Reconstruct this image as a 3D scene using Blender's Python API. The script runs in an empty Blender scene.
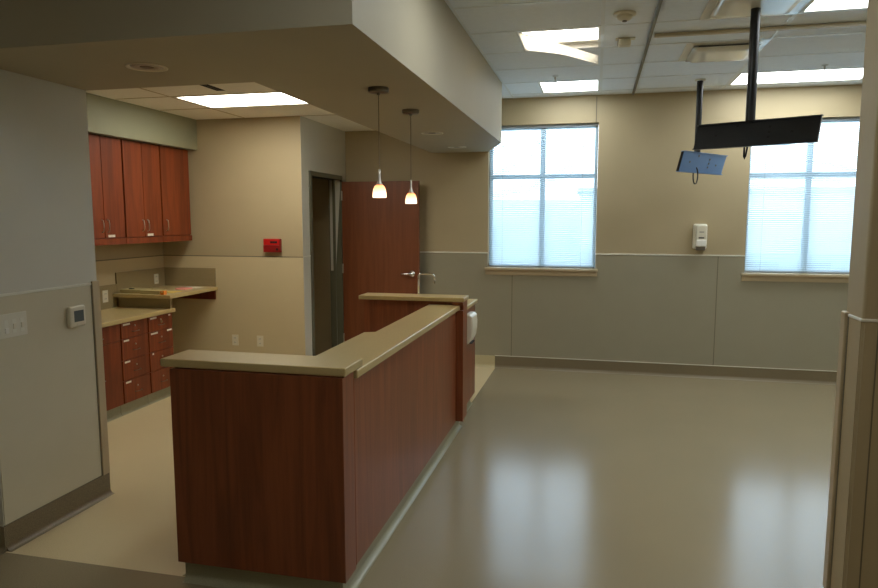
import bpy, bmesh, math, random
from mathutils import Vector, Matrix
random.seed(7)
SC = bpy.context.scene
COL = SC.collection
PI = math.pi

# ------------------------------------------------------------------ materials
def new_mat(name):
    m = bpy.data.materials.new(name); m.use_nodes = True
    nt = m.node_tree
    return m, nt, nt.nodes['Principled BSDF']

def P(name, col, rough=.6, metal=0., spec=.5, noise=0., nscale=8., bump=0., bscale=150., coat=0.):
    m, nt, b = new_mat(name)
    b.inputs['Roughness'].default_value = rough
    b.inputs['Metallic'].default_value = metal
    b.inputs['Specular IOR Level'].default_value = spec
    b.inputs['Coat Weight'].default_value = coat
    tc = nt.nodes.new('ShaderNodeTexCoord')
    n = nt.nodes.new('ShaderNodeTexNoise'); n.inputs['Scale'].default_value = nscale
    n.inputs['Detail'].default_value = 4
    nt.links.new(tc.outputs['Object'], n.inputs['Vector'])
    r = nt.nodes.new('ShaderNodeValToRGB')
    r.color_ramp.elements[0].position = .3; r.color_ramp.elements[1].position = .7
    a = [c*(1-noise) for c in col]; c2 = [min(1, c*(1+noise)) for c in col]
    r.color_ramp.elements[0].color = (*a, 1); r.color_ramp.elements[1].color = (*c2, 1)
    nt.links.new(n.outputs['Fac'], r.inputs['Fac'])
    nt.links.new(r.outputs['Color'], b.inputs['Base Color'])
    if bump:
        n2 = nt.nodes.new('ShaderNodeTexNoise'); n2.inputs['Scale'].default_value = bscale
        nt.links.new(tc.outputs['Object'], n2.inputs['Vector'])
        bp = nt.nodes.new('ShaderNodeBump'); bp.inputs['Strength'].default_value = bump
        bp.inputs['Distance'].default_value = .002
        nt.links.new(n2.outputs['Fac'], bp.inputs['Height'])
        nt.links.new(bp.outputs['Normal'], b.inputs['Normal'])
    return m

def wood(name, c0, c1, rough=.35, horiz=False):
    m, nt, b = new_mat(name)
    tc = nt.nodes.new('ShaderNodeTexCoord')
    mp = nt.nodes.new('ShaderNodeMapping')
    mp.inputs['Scale'].default_value = (1.2, 14, 14) if horiz else (16, 16, 1.1)
    nt.links.new(tc.outputs['Object'], mp.inputs['Vector'])
    n = nt.nodes.new('ShaderNodeTexNoise'); n.inputs['Scale'].default_value = 1.0
    n.inputs['Detail'].default_value = 7; n.inputs['Distortion'].default_value = 1.2
    nt.links.new(mp.outputs['Vector'], n.inputs['Vector'])
    mp2 = nt.nodes.new('ShaderNodeMapping')
    mp2.inputs['Scale'].default_value = (6, 90, 90) if horiz else (110, 110, 5)
    nt.links.new(tc.outputs['Object'], mp2.inputs['Vector'])
    n2 = nt.nodes.new('ShaderNodeTexNoise'); n2.inputs['Scale'].default_value = 1.0
    nt.links.new(mp2.outputs['Vector'], n2.inputs['Vector'])
    r = nt.nodes.new('ShaderNodeValToRGB')
    r.color_ramp.elements[0].position = .32; r.color_ramp.elements[1].position = .68
    r.color_ramp.elements[0].color = (*c0, 1); r.color_ramp.elements[1].color = (*c1, 1)
    mx = nt.nodes.new('ShaderNodeMath'); mx.operation = 'MULTIPLY_ADD'
    mx.inputs[1].default_value = .2
    ad = nt.nodes.new('ShaderNodeMath'); ad.operation = 'MULTIPLY'; ad.inputs[1].default_value = .82
    nt.links.new(n.outputs['Fac'], ad.inputs[0])
    nt.links.new(n2.outputs['Fac'], mx.inputs[0]); nt.links.new(ad.outputs[0], mx.inputs[2])
    nt.links.new(mx.outputs[0], r.inputs['Fac'])
    nt.links.new(r.outputs['Color'], b.inputs['Base Color'])
    b.inputs['Roughness'].default_value = rough
    return m

def speckle(name, base, dark, light, rough, coat=0., crough=.1, wav=0., scale=260):
    """sheet vinyl / solid surface: fine chips of two tones in a base colour"""
    m, nt, b = new_mat(name)
    tc = nt.nodes.new('ShaderNodeTexCoord')
    n = nt.nodes.new('ShaderNodeTexNoise'); n.inputs['Scale'].default_value = scale
    n.inputs['Detail'].default_value = 2
    nt.links.new(tc.outputs['Object'], n.inputs['Vector'])
    r = nt.nodes.new('ShaderNodeValToRGB')
    e = r.color_ramp.elements
    e[0].position = .34; e[0].color = (*dark, 1)
    e[1].position = .66; e[1].color = (*light, 1)
    a = r.color_ramp.elements.new(.44); a.color = (*base, 1)
    a = r.color_ramp.elements.new(.57); a.color = (*base, 1)
    nt.links.new(n.outputs['Fac'], r.inputs['Fac'])
    # broad wear mottling
    n3 = nt.nodes.new('ShaderNodeTexNoise'); n3.inputs['Scale'].default_value = 1.6
    n3.inputs['Detail'].default_value = 5
    nt.links.new(tc.outputs['Object'], n3.inputs['Vector'])
    mr = nt.nodes.new('ShaderNodeMapRange')
    mr.inputs['To Min'].default_value = .93; mr.inputs['To Max'].default_value = 1.07
    nt.links.new(n3.outputs['Fac'], mr.inputs['Value'])
    mu = nt.nodes.new('ShaderNodeVectorMath'); mu.operation = 'SCALE'
    nt.links.new(r.outputs['Color'], mu.inputs[0]); nt.links.new(mr.outputs[0], mu.inputs['Scale'])
    nt.links.new(mu.outputs[0], b.inputs['Base Color'])
    b.inputs['Roughness'].default_value = rough
    b.inputs['Coat Weight'].default_value = coat
    b.inputs['Coat Roughness'].default_value = crough
    if wav:
        n2 = nt.nodes.new('ShaderNodeTexNoise'); n2.inputs['Scale'].default_value = 7
        n2.inputs['Detail'].default_value = 3
        nt.links.new(tc.outputs['Object'], n2.inputs['Vector'])
        bp = nt.nodes.new('ShaderNodeBump'); bp.inputs['Strength'].default_value = wav
        bp.inputs['Distance'].default_value = .004
        nt.links.new(n2.outputs['Fac'], bp.inputs['Height'])
        nt.links.new(bp.outputs['Normal'], b.inputs['Normal'])
        nt.links.new(bp.outputs['Normal'], b.inputs['Coat Normal'])
    return m

def emit(name, col, s):
    m = bpy.data.materials.new(name); m.use_nodes = True
    nt = m.node_tree; nt.nodes.clear()
    o = nt.nodes.new('ShaderNodeOutputMaterial'); e = nt.nodes.new('ShaderNodeEmission')
    e.inputs['Color'].default_value = (*col, 1); e.inputs['Strength'].default_value = s
    nt.links.new(e.outputs[0], o.inputs[0])
    return m

def srgb(r, g, b):
    f = lambda c: (c/255/12.92) if c/255 <= .04045 else ((c/255+.055)/1.055)**2.4
    return (f(r), f(g), f(b))

M = {}
M['wall']    = P('wall_paint', srgb(178,162,128), .55, noise=.02, nscale=3, bump=.15, bscale=260)
M['wall_g']  = P('grey_wall_paint', srgb(210,208,196), .5, noise=.02, nscale=3, bump=.15, bscale=260)
M['soffit']  = P('soffit_paint', srgb(170,161,138), .6, noise=.015, nscale=3, bump=.1, bscale=200)
M['bulk']    = P('sage_paint', srgb(150,150,124), .6, noise=.015)
M['sheet']   = P('wall_sheet_grey', srgb(157,151,130), .35, noise=.015, nscale=5, bump=.2, bscale=300)
M['sheet_k'] = P('wall_sheet_beige', srgb(204,188,150), .4, noise=.015, nscale=5, bump=.2, bscale=300)
M['sheet_l'] = P('wall_sheet_left', srgb(208,200,174), .4, noise=.015, nscale=5, bump=.2, bscale=300)
M['cap']     = P('cap_vinyl', srgb(228,226,212), .3)
M['seam']    = P('seam_vinyl', srgb(118,110,88), .5)
M['guard']   = P('corner_guard_vinyl', srgb(190,172,140), .4)
M['base']    = speckle('taupe_cove_vinyl', srgb(128,115,90), srgb(110,98,76), srgb(144,130,104), .35)
M['base_c']  = speckle('cream_cove_vinyl', srgb(196,184,146), srgb(176,164,128), srgb(206,196,162), .35)
M['base_g']  = speckle('greygreen_toe_vinyl', srgb(152,148,122), srgb(134,130,106), srgb(166,162,138), .3)
M['floor']   = speckle('taupe_sheet_floor', srgb(150,137,110), srgb(124,112,88), srgb(168,155,128), .19, coat=0, crough=.2, wav=.05); M['floor'].node_tree.nodes['Principled BSDF'].inputs['Specular IOR Level'].default_value = .24
M['floor_c'] = speckle('cream_sheet_floor', srgb(216,198,156), srgb(194,176,134), srgb(228,212,174), .45, coat=.25, crough=.2, wav=.05)
M['tile']    = P('ceiling_tile', srgb(236,242,248), .9, noise=.02, nscale=30, bump=.3, bscale=500)
M['tile_k']  = P('kitchen_ceiling_tile', srgb(244,240,228), .9, noise=.02, nscale=30, bump=.3, bscale=500)
M['tbar']    = P('tbar_white', srgb(226,230,232), .4)
M['tbar_k']  = P('tbar_cream', srgb(186,170,134), .5)
M['track']   = P('track_beige', srgb(196,184,156), .5)
M['dtrack']  = P('track_dark', srgb(84,84,80), .3, metal=.6)
M['cherry']  = wood('cherry_laminate', srgb(112,58,34), srgb(148,82,50), .3)
M['cherry_d']= wood('dark_cherry_laminate', srgb(110,57,31), srgb(144,79,46), .32)
M['cab']     = wood('cabinet_cherry', srgb(102,42,15), srgb(140,64,26), .48)
M['cab_d']   = wood('cabinet_carcass', srgb(92,36,20), srgb(118,50,28), .4)
M['door']    = wood('door_veneer', srgb(120,66,38), srgb(136,78,46), .4)
M['gap']     = P('shadow_gap', srgb(46,26,18), .8)
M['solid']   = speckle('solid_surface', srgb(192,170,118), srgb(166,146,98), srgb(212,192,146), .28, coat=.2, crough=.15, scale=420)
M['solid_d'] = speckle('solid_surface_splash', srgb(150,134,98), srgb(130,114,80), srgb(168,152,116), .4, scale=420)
M['hmframe'] = P('door_frame_paint', srgb(104,103,84), .4)
M['white']   = P('white_plastic', srgb(222,216,196), .35)
M['white2']  = P('bright_white_plastic', srgb(236,234,226), .3)
M['grey_pl'] = P('grey_plastic', srgb(120,112,100), .4)
M['plate']   = P('switch_plate', srgb(222,218,202), .4)
M['lcd']     = P('lcd_grey', srgb(104,114,114), .15)
M['chrome']  = P('chrome', (.75,.75,.74), .12, metal=1)
M['satin']   = P('satin_nickel', (.55,.52,.46), .3, metal=1)
M['satin_d'] = P('dark_nickel', (.22,.20,.17), .35, metal=1)
M['cord'] = P('grey_cord', srgb(96,88,74), .5)
M['black']   = P('black_metal', srgb(34,34,36), .35, metal=.3, noise=.05)
M['blue_sheen']= P('painted_blue_sheen_metal', srgb(106,138,184), .3, metal=.15)  # blue sheen of reflected window light put into the plate's base colour
M['dark']    = P('dark_void', srgb(22,20,18), .8)
M['red']     = P('red_plastic', srgb(196,26,24), .35)
M['red_d']   = P('dark_red_plastic', srgb(140,18,18), .4)
M['paper']   = P('white_paper', srgb(236,230,216), .8)
M['yellow']  = P('yellow_paper', srgb(222,200,120), .8)
M['orange']  = P('orange_card', srgb(224,132,40), .6)
M['pink']    = P('pink_paper', srgb(240,160,150), .8)
M['traym']   = P('beige_tray_plastic', srgb(178,164,114), .5)
M['sill']    = P('window_sill_beige', srgb(190,172,140), .4)
M['alu']     = P('window_frame_aluminium', srgb(176,190,204), .4, metal=.2)  # pale blue daylight glow over the frame put into its colour
M['rail']    = P('blind_rail', srgb(150,156,160), .4)
M['fixt']    = P('fixture_white', srgb(225,222,212), .4)
M['gloss']   = P('glossy_white_metal', srgb(224,222,212), .12)
M['lamp']    = emit('fluorescent_lens', (.94, 1.0, 1.0), 6.6)
M['lamp_k']  = emit('kitchen_lens', (1.0, .95, .82), 8.5)
M['lamp_h']  = emit('hall_lens', (1.0, .86, .64), 2.1)
M['tube']    = emit('fluorescent_tube', (1.0, .95, .86), 7.0)
M['build1']  = P('outside_pale_cladding', srgb(200,206,210), .8)
M['build2']  = P('outside_concrete', srgb(170,178,184), .8)
M['oglass']  = P('outside_dark_glass', srgb(120,132,140), .2)
M['ground']  = P('outside_ground', srgb(150,150,142), .9)
M['hill']    = P('outside_hill', srgb(120,150,170), .9)

# blind slats: thin, slightly translucent white vinyl
m, nt, b = new_mat('blind_slat'); nt.nodes.remove(b)
o = nt.nodes['Material Output']
d = nt.nodes.new('ShaderNodeBsdfDiffuse'); d.inputs[0].default_value = (.74,.80,.84,1)
t = nt.nodes.new('ShaderNodeBsdfTranslucent'); t.inputs[0].default_value = (.66,.84,.94,1)
x = nt.nodes.new('ShaderNodeMixShader'); x.inputs[0].default_value = .6
nt.links.new(d.outputs[0], x.inputs[1]); nt.links.new(t.outputs[0], x.inputs[2]); nt.links.new(x.outputs[0], o.inputs[0])
M['slat'] = m
m, nt, b = new_mat('acrylic_lens'); nt.nodes.remove(b)
o = nt.nodes['Material Output']
d = nt.nodes.new('ShaderNodeBsdfDiffuse'); d.inputs[0].default_value = (.9,.9,.88,1)
t = nt.nodes.new('ShaderNodeBsdfTranslucent'); t.inputs[0].default_value = (.95,.93,.88,1)
x = nt.nodes.new('ShaderNodeMixShader'); x.inputs[0].default_value = .75
nt.links.new(d.outputs[0], x.inputs[1]); nt.links.new(t.outputs[0], x.inputs[2]); nt.links.new(x.outputs[0], o.inputs[0])
M['lens'] = m
# window glass: see-through with a Fresnel reflection
m, nt, b = new_mat('window_glass'); nt.nodes.remove(b)
o = nt.nodes['Material Output']
tr = nt.nodes.new('ShaderNodeBsdfTransparent'); tr.inputs[0].default_value = (.90,.95,.97,1)
gl = nt.nodes.new('ShaderNodeBsdfGlossy'); gl.inputs['Roughness'].default_value = .02
fr = nt.nodes.new('ShaderNodeFresnel'); fr.inputs[0].default_value = 1.45
x = nt.nodes.new('ShaderNodeMixShader')
nt.links.new(fr.outputs[0], x.inputs[0]); nt.links.new(tr.outputs[0], x.inputs[1]); nt.links.new(gl.outputs[0], x.inputs[2])
nt.links.new(x.outputs[0], o.inputs[0])
M['glass'] = m
# pendant glass, lit from inside: amber art glass, whiter towards the open rim
m, nt, b = new_mat('pendant_glass')
tc = nt.nodes.new('ShaderNodeTexCoord'); sx = nt.nodes.new('ShaderNodeSeparateXYZ')
nt.links.new(tc.outputs['Generated'], sx.inputs[0])
r = nt.nodes.new('ShaderNodeValToRGB')
r.color_ramp.elements[0].position = .15; r.color_ramp.elements[0].color = (1,.80,.52,1)
r.color_ramp.elements[1].position = .95; r.color_ramp.elements[1].color = (.95,.25,.05,1)
nt.links.new(sx.outputs['Z'], r.inputs['Fac'])
b.inputs['Base Color'].default_value = (.8,.5,.3,1)
nt.links.new(r.outputs['Color'], b.inputs['Emission Color']); b.inputs['Emission Strength'].default_value = 1.5
M['shade'] = m

# ------------------------------------------------------------------ mesh builder
class MB:
    def __init__(s): s.v = []; s.f = []
    def add(s, vs, fs):
        n = len(s.v); s.v += [tuple(v) for v in vs]; s.f += [tuple(i+n for i in f) for f in fs]; return s
    def box(s, x0, x1, y0, y1, z0, z1):
        vs = [(x,y,z) for x in (x0,x1) for y in (y0,y1) for z in (z0,z1)]
        return s.add(vs, [(0,1,3,2),(4,6,7,5),(0,4,5,1),(2,3,7,6),(0,2,6,4),(1,5,7,3)])
    def prism(s, poly, z0, z1):
        n = len(poly)
        vs = [(x,y,z0) for x,y in poly] + [(x,y,z1) for x,y in poly]
        return s.add(vs, [tuple(range(n))[::-1], tuple(range(n,2*n))] + [(i,(i+1)%n,n+(i+1)%n,n+i) for i in range(n)])
    def extrude(s, prof, p0, p1, nrm):
        """profile (offset along nrm, z) swept from p0 to p1 (2D points)"""
        n = len(prof); vs = []
        for p in (p0, p1): vs += [(p[0]+nrm[0]*o, p[1]+nrm[1]*o, z) for o, z in prof]
        return s.add(vs, [tuple(range(n)), tuple(range(n,2*n))[::-1]] + [(i,n+i,n+(i+1)%n,(i+1)%n) for i in range(n)])
    def lathe(s, prof, c, n=24, axis='Z'):
        vs = []; k = len(prof)
        for i in range(n):
            a = 2*PI*i/n
            for r, h in prof:
                p = {'Z':(r*math.cos(a), r*math.sin(a), h), 'Y':(r*math.cos(a), h, r*math.sin(a)), 'X':(h, r*math.cos(a), r*math.sin(a))}[axis]
                vs.append((c[0]+p[0], c[1]+p[1], c[2]+p[2]))
        fs = []
        for i in range(n):
            j = (i+1) % n
            for q in range(k-1): fs.append((i*k+q, j*k+q, j*k+q+1, i*k+q+1))
        if prof[0][0] > 1e-6: fs.append(tuple(i*k for i in range(n))[::-1])
        if prof[-1][0] > 1e-6: fs.append(tuple(i*k+k-1 for i in range(n)))
        return s.add(vs, fs)
    def open_lathe(s, prof, c, n=28):
        vs = []; k = len(prof)
        for i in range(n):
            a = 2*PI*i/n
            vs += [(c[0]+r*math.cos(a), c[1]+r*math.sin(a), c[2]+h) for r, h in prof]
        return s.add(vs, [(i*k+q, ((i+1)%n)*k+q, ((i+1)%n)*k+q+1, i*k+q+1) for i in range(n) for q in range(k-1)])
    def tube(s, pts, r, n=8):
        pts = [Vector(p) for p in pts]; rings = []; up = Vector((0,0,1)); prev = None
        for i, p in enumerate(pts):
            t = (pts[min(i+1,len(pts)-1)] - pts[max(i-1,0)]).normalized()
            if prev is None:
                a = t.cross(up)
                if a.length < .1: a = t.cross(Vector((0,1,0)))
            else: a = prev - t*prev.dot(t)
            a.normalize(); prev = a; b = t.cross(a)
            rings.append([p + (a*math.cos(2*PI*k/n) + b*math.sin(2*PI*k/n))*r for k in range(n)])
        vs = [v for R in rings for v in R]; fs = []
        for i in range(len(rings)-1):
            for k in range(n): fs.append((i*n+k, i*n+(k+1)%n, (i+1)*n+(k+1)%n, (i+1)*n+k))
        fs += [tuple(range(n))[::-1], tuple(range((len(rings)-1)*n, len(rings)*n))]
        return s.add(vs, fs)
    def slab(s, axis, a0, a1, u0, u1, v0, v1, holes=()):
        """wall/ceiling slab, thickness a0..a1 along axis, rectangular holes (u0,u1,v0,v1)"""
        us = sorted({u0,u1,*[q for h in holes for q in h[:2] if u0<q<u1]})
        vs_ = sorted({v0,v1,*[q for h in holes for q in h[2:] if v0<q<v1]})
        def hole(i, j):
            if i < 0 or j < 0 or i >= len(us)-1 or j >= len(vs_)-1: return True
            cu, cv = (us[i]+us[i+1])/2, (vs_[j]+vs_[j+1])/2
            return any(h[0]<cu<h[1] and h[2]<cv<h[3] for h in holes)
        def pt(a, u, v): return {'X':(a,u,v), 'Y':(u,a,v), 'Z':(u,v,a)}[axis]
        for i in range(len(us)-1):
            for j in range(len(vs_)-1):
                if hole(i,j): continue
                U0,U1,V0,V1 = us[i],us[i+1],vs_[j],vs_[j+1]
                for a in (a0,a1): s.add([pt(a,U0,V0),pt(a,U1,V0),pt(a,U1,V1),pt(a,U0,V1)], [(0,1,2,3)])
                for (di,dj,e) in ((-1,0,((U0,V0),(U0,V1))),(1,0,((U1,V0),(U1,V1))),(0,-1,((U0,V0),(U1,V0))),(0,1,((U0,V1),(U1,V1)))):
                    if hole(i+di,j+dj): s.add([pt(a0,*e[0]),pt(a0,*e[1]),pt(a1,*e[1]),pt(a1,*e[0])], [(0,1,2,3)])
        return s

def wloc(o):
    v = Vector((0,0,0))
    while o: v += o.location; o = o.parent
    return v

def obj(name, mb, mat, parent=None, bevel=0, smooth=False, local=False, origin=None, seg=2):
    me = bpy.data.meshes.new(name)
    off = Vector((0,0,0))
    if not local:
        if parent: off = wloc(parent)
        elif origin: off = Vector(origin)
    me.from_pydata([tuple(Vector(v)-off) for v in mb.v], [], mb.f)
    bm = bmesh.new(); bm.from_mesh(me)
    bmesh.ops.remove_doubles(bm, verts=bm.verts, dist=1e-5)
    bmesh.ops.recalc_face_normals(bm, faces=bm.faces)
    bm.to_mesh(me); bm.free()
    me.materials.append(M[mat])
    o = bpy.data.objects.new(name, me); COL.objects.link(o)
    if parent: o.parent = parent
    else: o.location = off
    if smooth:
        for p in me.polygons: p.use_smooth = True
    if bevel:
        md = o.modifiers.new('bevel', 'BEVEL'); md.width = bevel; md.segments = seg
        md.limit_method = 'ANGLE'; md.angle_limit = math.radians(40)
    return o

def thing(name, label, cat, loc=(0,0,0), rz=0, group=None):
    o = bpy.data.objects.new(name, None); COL.objects.link(o)
    o.location = loc; o.rotation_euler.z = rz; o.empty_display_size = .1
    o['label'] = label; o['category'] = cat
    if group: o['group'] = group
    return o
def tag(o, label, cat, group=None):
    o['label'] = label; o['category'] = cat
    if group: o['group'] = group
    return o
def struct(name, mb, mat, label=None, cat=None, **k):
    o = obj(name, mb, mat, **k); o['kind'] = 'structure'
    if label: o['label'] = label; o['category'] = cat
    return o
def struct_empty(name, label, cat, loc=(0,0,0)):
    o = thing(name, label, cat, loc); o['kind'] = 'structure'; return o

def bx(*a): return MB().box(*a)

# ------------------------------------------------------------------ key dimensions (metres)
H   = 1.719            # eye height
YF  = 7.609            # far wall
ZC  = 3.048            # hall ceiling
ZS  = 2.469            # soffit underside
ZK  = 2.743            # kitchen ceiling
ZW  = 1.327            # wainscot sheet top
XL  = -2.949           # face of the left wall
YK  = 6.37             # kitchen end wall
XK  = -4.55            # kitchen side wall
XR  = -2.92            # return wall with the door
W1 = (-1.205, -.002, 1.165, 2.755)
W2 = (1.535, 2.735, 1.150, 2.735)
W3 = (4.275, 5.475, 1.165, 2.755)  # unseen window, added to bring in more cool daylight
BH = .135

# ------------------------------------------------------------------ floor
yb = 2.70
struct('floor', MB().prism([(-6,-3),(4.6,-3),(4.6,2.9),(6.6,2.9),(6.6,YF+.2),(-1.10,YF+.2),(-1.10,yb),(-6,yb)][::-1], -.1, 0), 'floor',
       'glossy taupe sheet vinyl floor of the open room', 'floor')
struct('floor_kitchen', MB().slab('Z', -.1, 0, -6, -1.10, yb, YF+.2), 'floor_c',
       'cream sheet vinyl floor behind the reception desk', 'floor')

# ------------------------------------------------------------------ walls
wf = struct('wall_far', MB().slab('Y', YF, YF+.22, -4.75, 6.6, 0, ZC+.1, [W1, W2, W3]), 'wall',
            'beige far wall with two windows', 'wall')
sheet_holes = [W1, W2, W3]
sh = obj('wainscot_sheet', MB().slab('Y', YF-.004, YF-.0005, XR+.001, 6.49, BH-.01, ZW, sheet_holes), 'sheet', wf)
sh['label'] = 'grey-green protective wall sheet'
capm = MB()
for a, b_ in ((XR+.001, W1[0]), (W1[1], W2[0]), (W2[1], W3[0]), (W3[1], 6.49)): capm.box(a, b_, YF-.009, YF-.0005, ZW-.004, ZW+.010)
obj('cap_strip', capm, 'cap', wf, bevel=.002)
sm = MB()
for sx in (-.92, 1.27, 3.46): sm.box(sx-.004, sx+.004, YF-.0065, YF-.004, BH, ZW-.005 if not (-1.2<sx<0) else W1[2]-.08)
obj('seam_strip', sm, 'seam', wf)
obj('panel_joint', bx(-.034, -.024, YF-.004, YF-.0005, W1[3], ZC-.02), 'seam', wf)

def cove(p0, p1, nrm, h=BH, z0=0, mat='base', name='baseboard', parent=None, t=.008, R=.03, **k):
    prof = [(0,z0), (0,z0+h), (t,z0+h)]
    for i in range(7):
        a = PI*i/12
        prof.append((t+R-R*math.cos(a), z0+.0012+R-R*math.sin(a)))
    prof.append((t+R, z0))
    mb = MB().extrude(prof, p0, p1, nrm)
    if parent: return obj(name, mb, mat, parent)
    return struct(name, mb, mat, **k)

cove((-1.11, YF-.001), (6.49, YF-.001), (0,-1), name='baseboard_far')
cove((XR+.002, YF-.001), (-1.11, YF-.001), (0,-1), name='baseboard_far_cream', mat='base_c')
struct('trim_1', bx(-1.11, 6.49, YF-.012, YF-.0005, BH, BH+.006), 'cap', 'thin pale strip over the far wall base', 'trim')

# left wall (block that ends at the kitchen opening)
wl = struct('wall_left', MB().box(-4.80, XL, 2.71, 3.472, 0, ZS), 'wall_g', 'grey-beige wall end at the left with switches and thermostat', 'wall')
obj('wainscot_sheet', bx(XL+.0005, XL+.005, 2.715, 3.414, BH, ZW), 'sheet_l', wl)
obj('cap_strip', bx(XL+.0005, XL+.010, 2.712, 3.414, ZW-.004, ZW+.010), 'cap', wl, bevel=.002)
g = MB().box(XL+.0005, XL+.014, 3.420, 3.478, BH, ZW+.018); g.box(XL-.05, XL+.0005, 3.4725, 3.478, BH, ZW+.018)
obj('corner_guard', g, 'guard', wl, bevel=.004)
obj('guard_joint', bx(XL+.0005, XL+.007, 3.414, 3.420, BH, ZW+.004), 'seam', wl)
cove((XL+.001, 2.71), (XL+.001, 3.478), (1,0), name='baseboard_left')
cove((-4.8, 2.709), (XL+.009, 2.709), (0,-1), name='baseboard_left_end')
struct('trim_2', bx(XL+.001, XL+.012, 2.71, 3.478, BH, BH+.004), 'seam', 'dark strip over the left wall base', 'trim')

# kitchen walls
wk = struct('wall_kitchen_end', MB().box(XK-.2, XR-.001, YK, YK+.12, 0, ZK+.05), 'wall', 'warm beige kitchen end wall', 'wall')
obj('wainscot_sheet', bx(XK+.003, XR-.002, YK-.004, YK-.0005, BH, ZW-.006), 'sheet_k', wk)
obj('seam_strip', bx(XK+.003, XR-.002, YK-.005, YK-.0005, ZW-.006, ZW+.004), 'seam', wk)
ws = struct('wall_kitchen_side', MB().box(XK-.2, XK, 3.474, YK-.001, 0, ZK+.05), 'wall', 'beige kitchen side wall behind the cabinets', 'wall')
obj('wainscot_sheet', bx(XK+.0005, XK+.004, 3.50, YK-.006, BH, ZW-.006), 'sheet_k', ws)
obj('seam_strip', bx(XK+.0005, XK+.005, 3.50, YK-.006, ZW-.006, ZW+.004), 'seam', ws)
cove((XK+.006, YK-.001), (XR+.001, YK-.001), (0,-1), name='baseboard_kitchen', mat='base_c')

DY0, DY1, DZ = 6.60, 7.415, 2.165
wr = struct('wall_door', MB().slab('X', XR-.13, XR, YK+.001, YF-.0005, 0, ZK+.05, [(DY0-.001, DY1+.001, -1, DZ)]), 'wall_g',
            'narrow wall with the doorway beside the kitchen', 'wall')
obj('wainscot_sheet', bx(XR+.0005, XR+.004, YK+.002, DY0-.06, BH, ZW), 'wall_g', wr)
obj('cap_strip', bx(XR+.0005, XR+.008, YK+.002, DY0-.058, ZW, ZW+.008), 'cap', wr)

# door frame + leaf
d1 = struct_empty('door_1', 'open cherry veneer door in a sage painted metal frame', 'door', (XR, DY1, 0))
fr_ = MB()
for a, b_ in ((DY0-.055, DY0), (DY1, DY1+.055)):
    fr_.box(XR-.14, XR+.012, a, b_, 0, DZ+.05)
fr_.box(XR-.14, XR+.012, DY0, DY1, DZ, DZ+.05)
obj('door_frame', fr_, 'hmframe', d1, bevel=.002)
obj('door_stop', MB().box(XR-.09, XR-.06, DY1-.016, DY1, 0, DZ).box(XR-.09, XR-.06, DY0, DY0+.016, 0, DZ), 'hmframe', d1)
YD = 7.43
leaf = obj('door_leaf', bx(XR+.016, XR+.945, YD, YD+.045, .012, DZ-.02), 'door', d1, bevel=.002)
hd = obj('door_handle', MB().lathe([(.0,0),(.034,0),(.038,-.004),(.034,-.014),(.015,-.018),(.014,-.058),(0,-.06)], (-2.055, YD, 1.088), 20, 'Y')
    .tube([(-2.055,YD-.048,1.088),(-2.09,YD-.055,1.088),(-2.13,YD-.053,1.086),(-2.175,YD-.049,1.084)], .012, 10), 'chrome', leaf, smooth=True)
hd['label'] = 'satin nickel lever handle'
for hz in (.25, 1.08, 1.93):
    obj('hinge', MB().lathe([(0,0),(.010,0),(.010,.11),(0,.11)], (XR+.018, YD-.008, hz), 10), 'satin', leaf)

# closet behind the doorway
struct('wall_closet_back', MB().box(-4.75, -4.60, YK+.121, YF-.001, 0, ZK), 'wall_g')
struct('ceiling_closet', MB().box(-4.75, XR-.131, YK+.121, YF-.001, ZK, ZK+.05), 'tile')

# right pier wall
PX, PY0, PY1 = 1.012, 2.865, 3.05
wp = struct('wall_right', MB().box(PX, 4.6, PY0, PY1, 0, ZC), 'wall', 'beige wall end at the right edge with corner guards', 'wall', bevel=.012, seg=3)
obj('wainscot_sheet', MB().box(PX-.003, PX+.002, PY0+.008, PY1-.05, BH, ZW).box(PX+.008, 4.58, PY0-.004, PY0+.001, BH, ZW), 'wall', wp)
obj('cap_strip', MB().box(PX-.008, PX+.002, PY0-.004, PY1-.05, ZW-.004, ZW+.008).box(PX-.008, 4.58, PY0-.009, PY0+.001, ZW-.004, ZW+.008), 'cap', wp, bevel=.003)
obj('corner_guard', MB().box(PX-.016, PX+.04, PY1-.045, PY1+.008, BH, ZW+.014), 'guard', wp, bevel=.007, seg=4)
obj('guard_joint', MB().box(PX-.005, PX+.002, PY1-.053, PY1-.044, BH, ZW).box(PX+.052, PX+.057, PY0-.006, PY0, BH, ZW), 'seam', wp)
cove((PX-.001, PY0), (PX-.001, PY1), (-1,0), name='baseboard_right')
cove((PX, PY0-.004), (4.58, PY0-.004), (0,-1), name='baseboard_right_face')

# hidden sides that close the rooms
struct('wall_right_room', MB().box(6.5, 6.65, PY1, YF, 0, ZC), 'wall')
struct('wall_right_room_front', MB().box(4.6, 6.65, PY1-.15, PY1, 0, ZC), 'wall')
struct('wall_hall_right', MB().box(4.45, 4.6, -3, PY0, 0, ZC), 'wall')
struct('wall_hall_left', MB().box(-6.15, -6.0, -3, 3.4, 0, ZC), 'wall_g')
struct('wall_hall_back', MB().box(-6.15, 4.6, -3.15, -3.0, 0, ZC), 'wall')

# ------------------------------------------------------------------ soffit + bulkhead
sof = MB().prism([(-.94,2.548),(-.94,6.74),(-1.205,YF-.001),(-1.86,YF-.001),(-1.86,3.474),(-6.0,3.474),(-6.0,2.548)], ZS, ZC)
struct('ceiling_soffit', sof, 'soffit', 'dropped beige soffit running over the reception desk', 'soffit')
struct('ceiling_bulkhead', bx(XK, -4.085, 3.476, YK-.001, 2.432, ZK), 'bulk', 'sage bulkhead above the wall cabinets', 'bulkhead')

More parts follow.
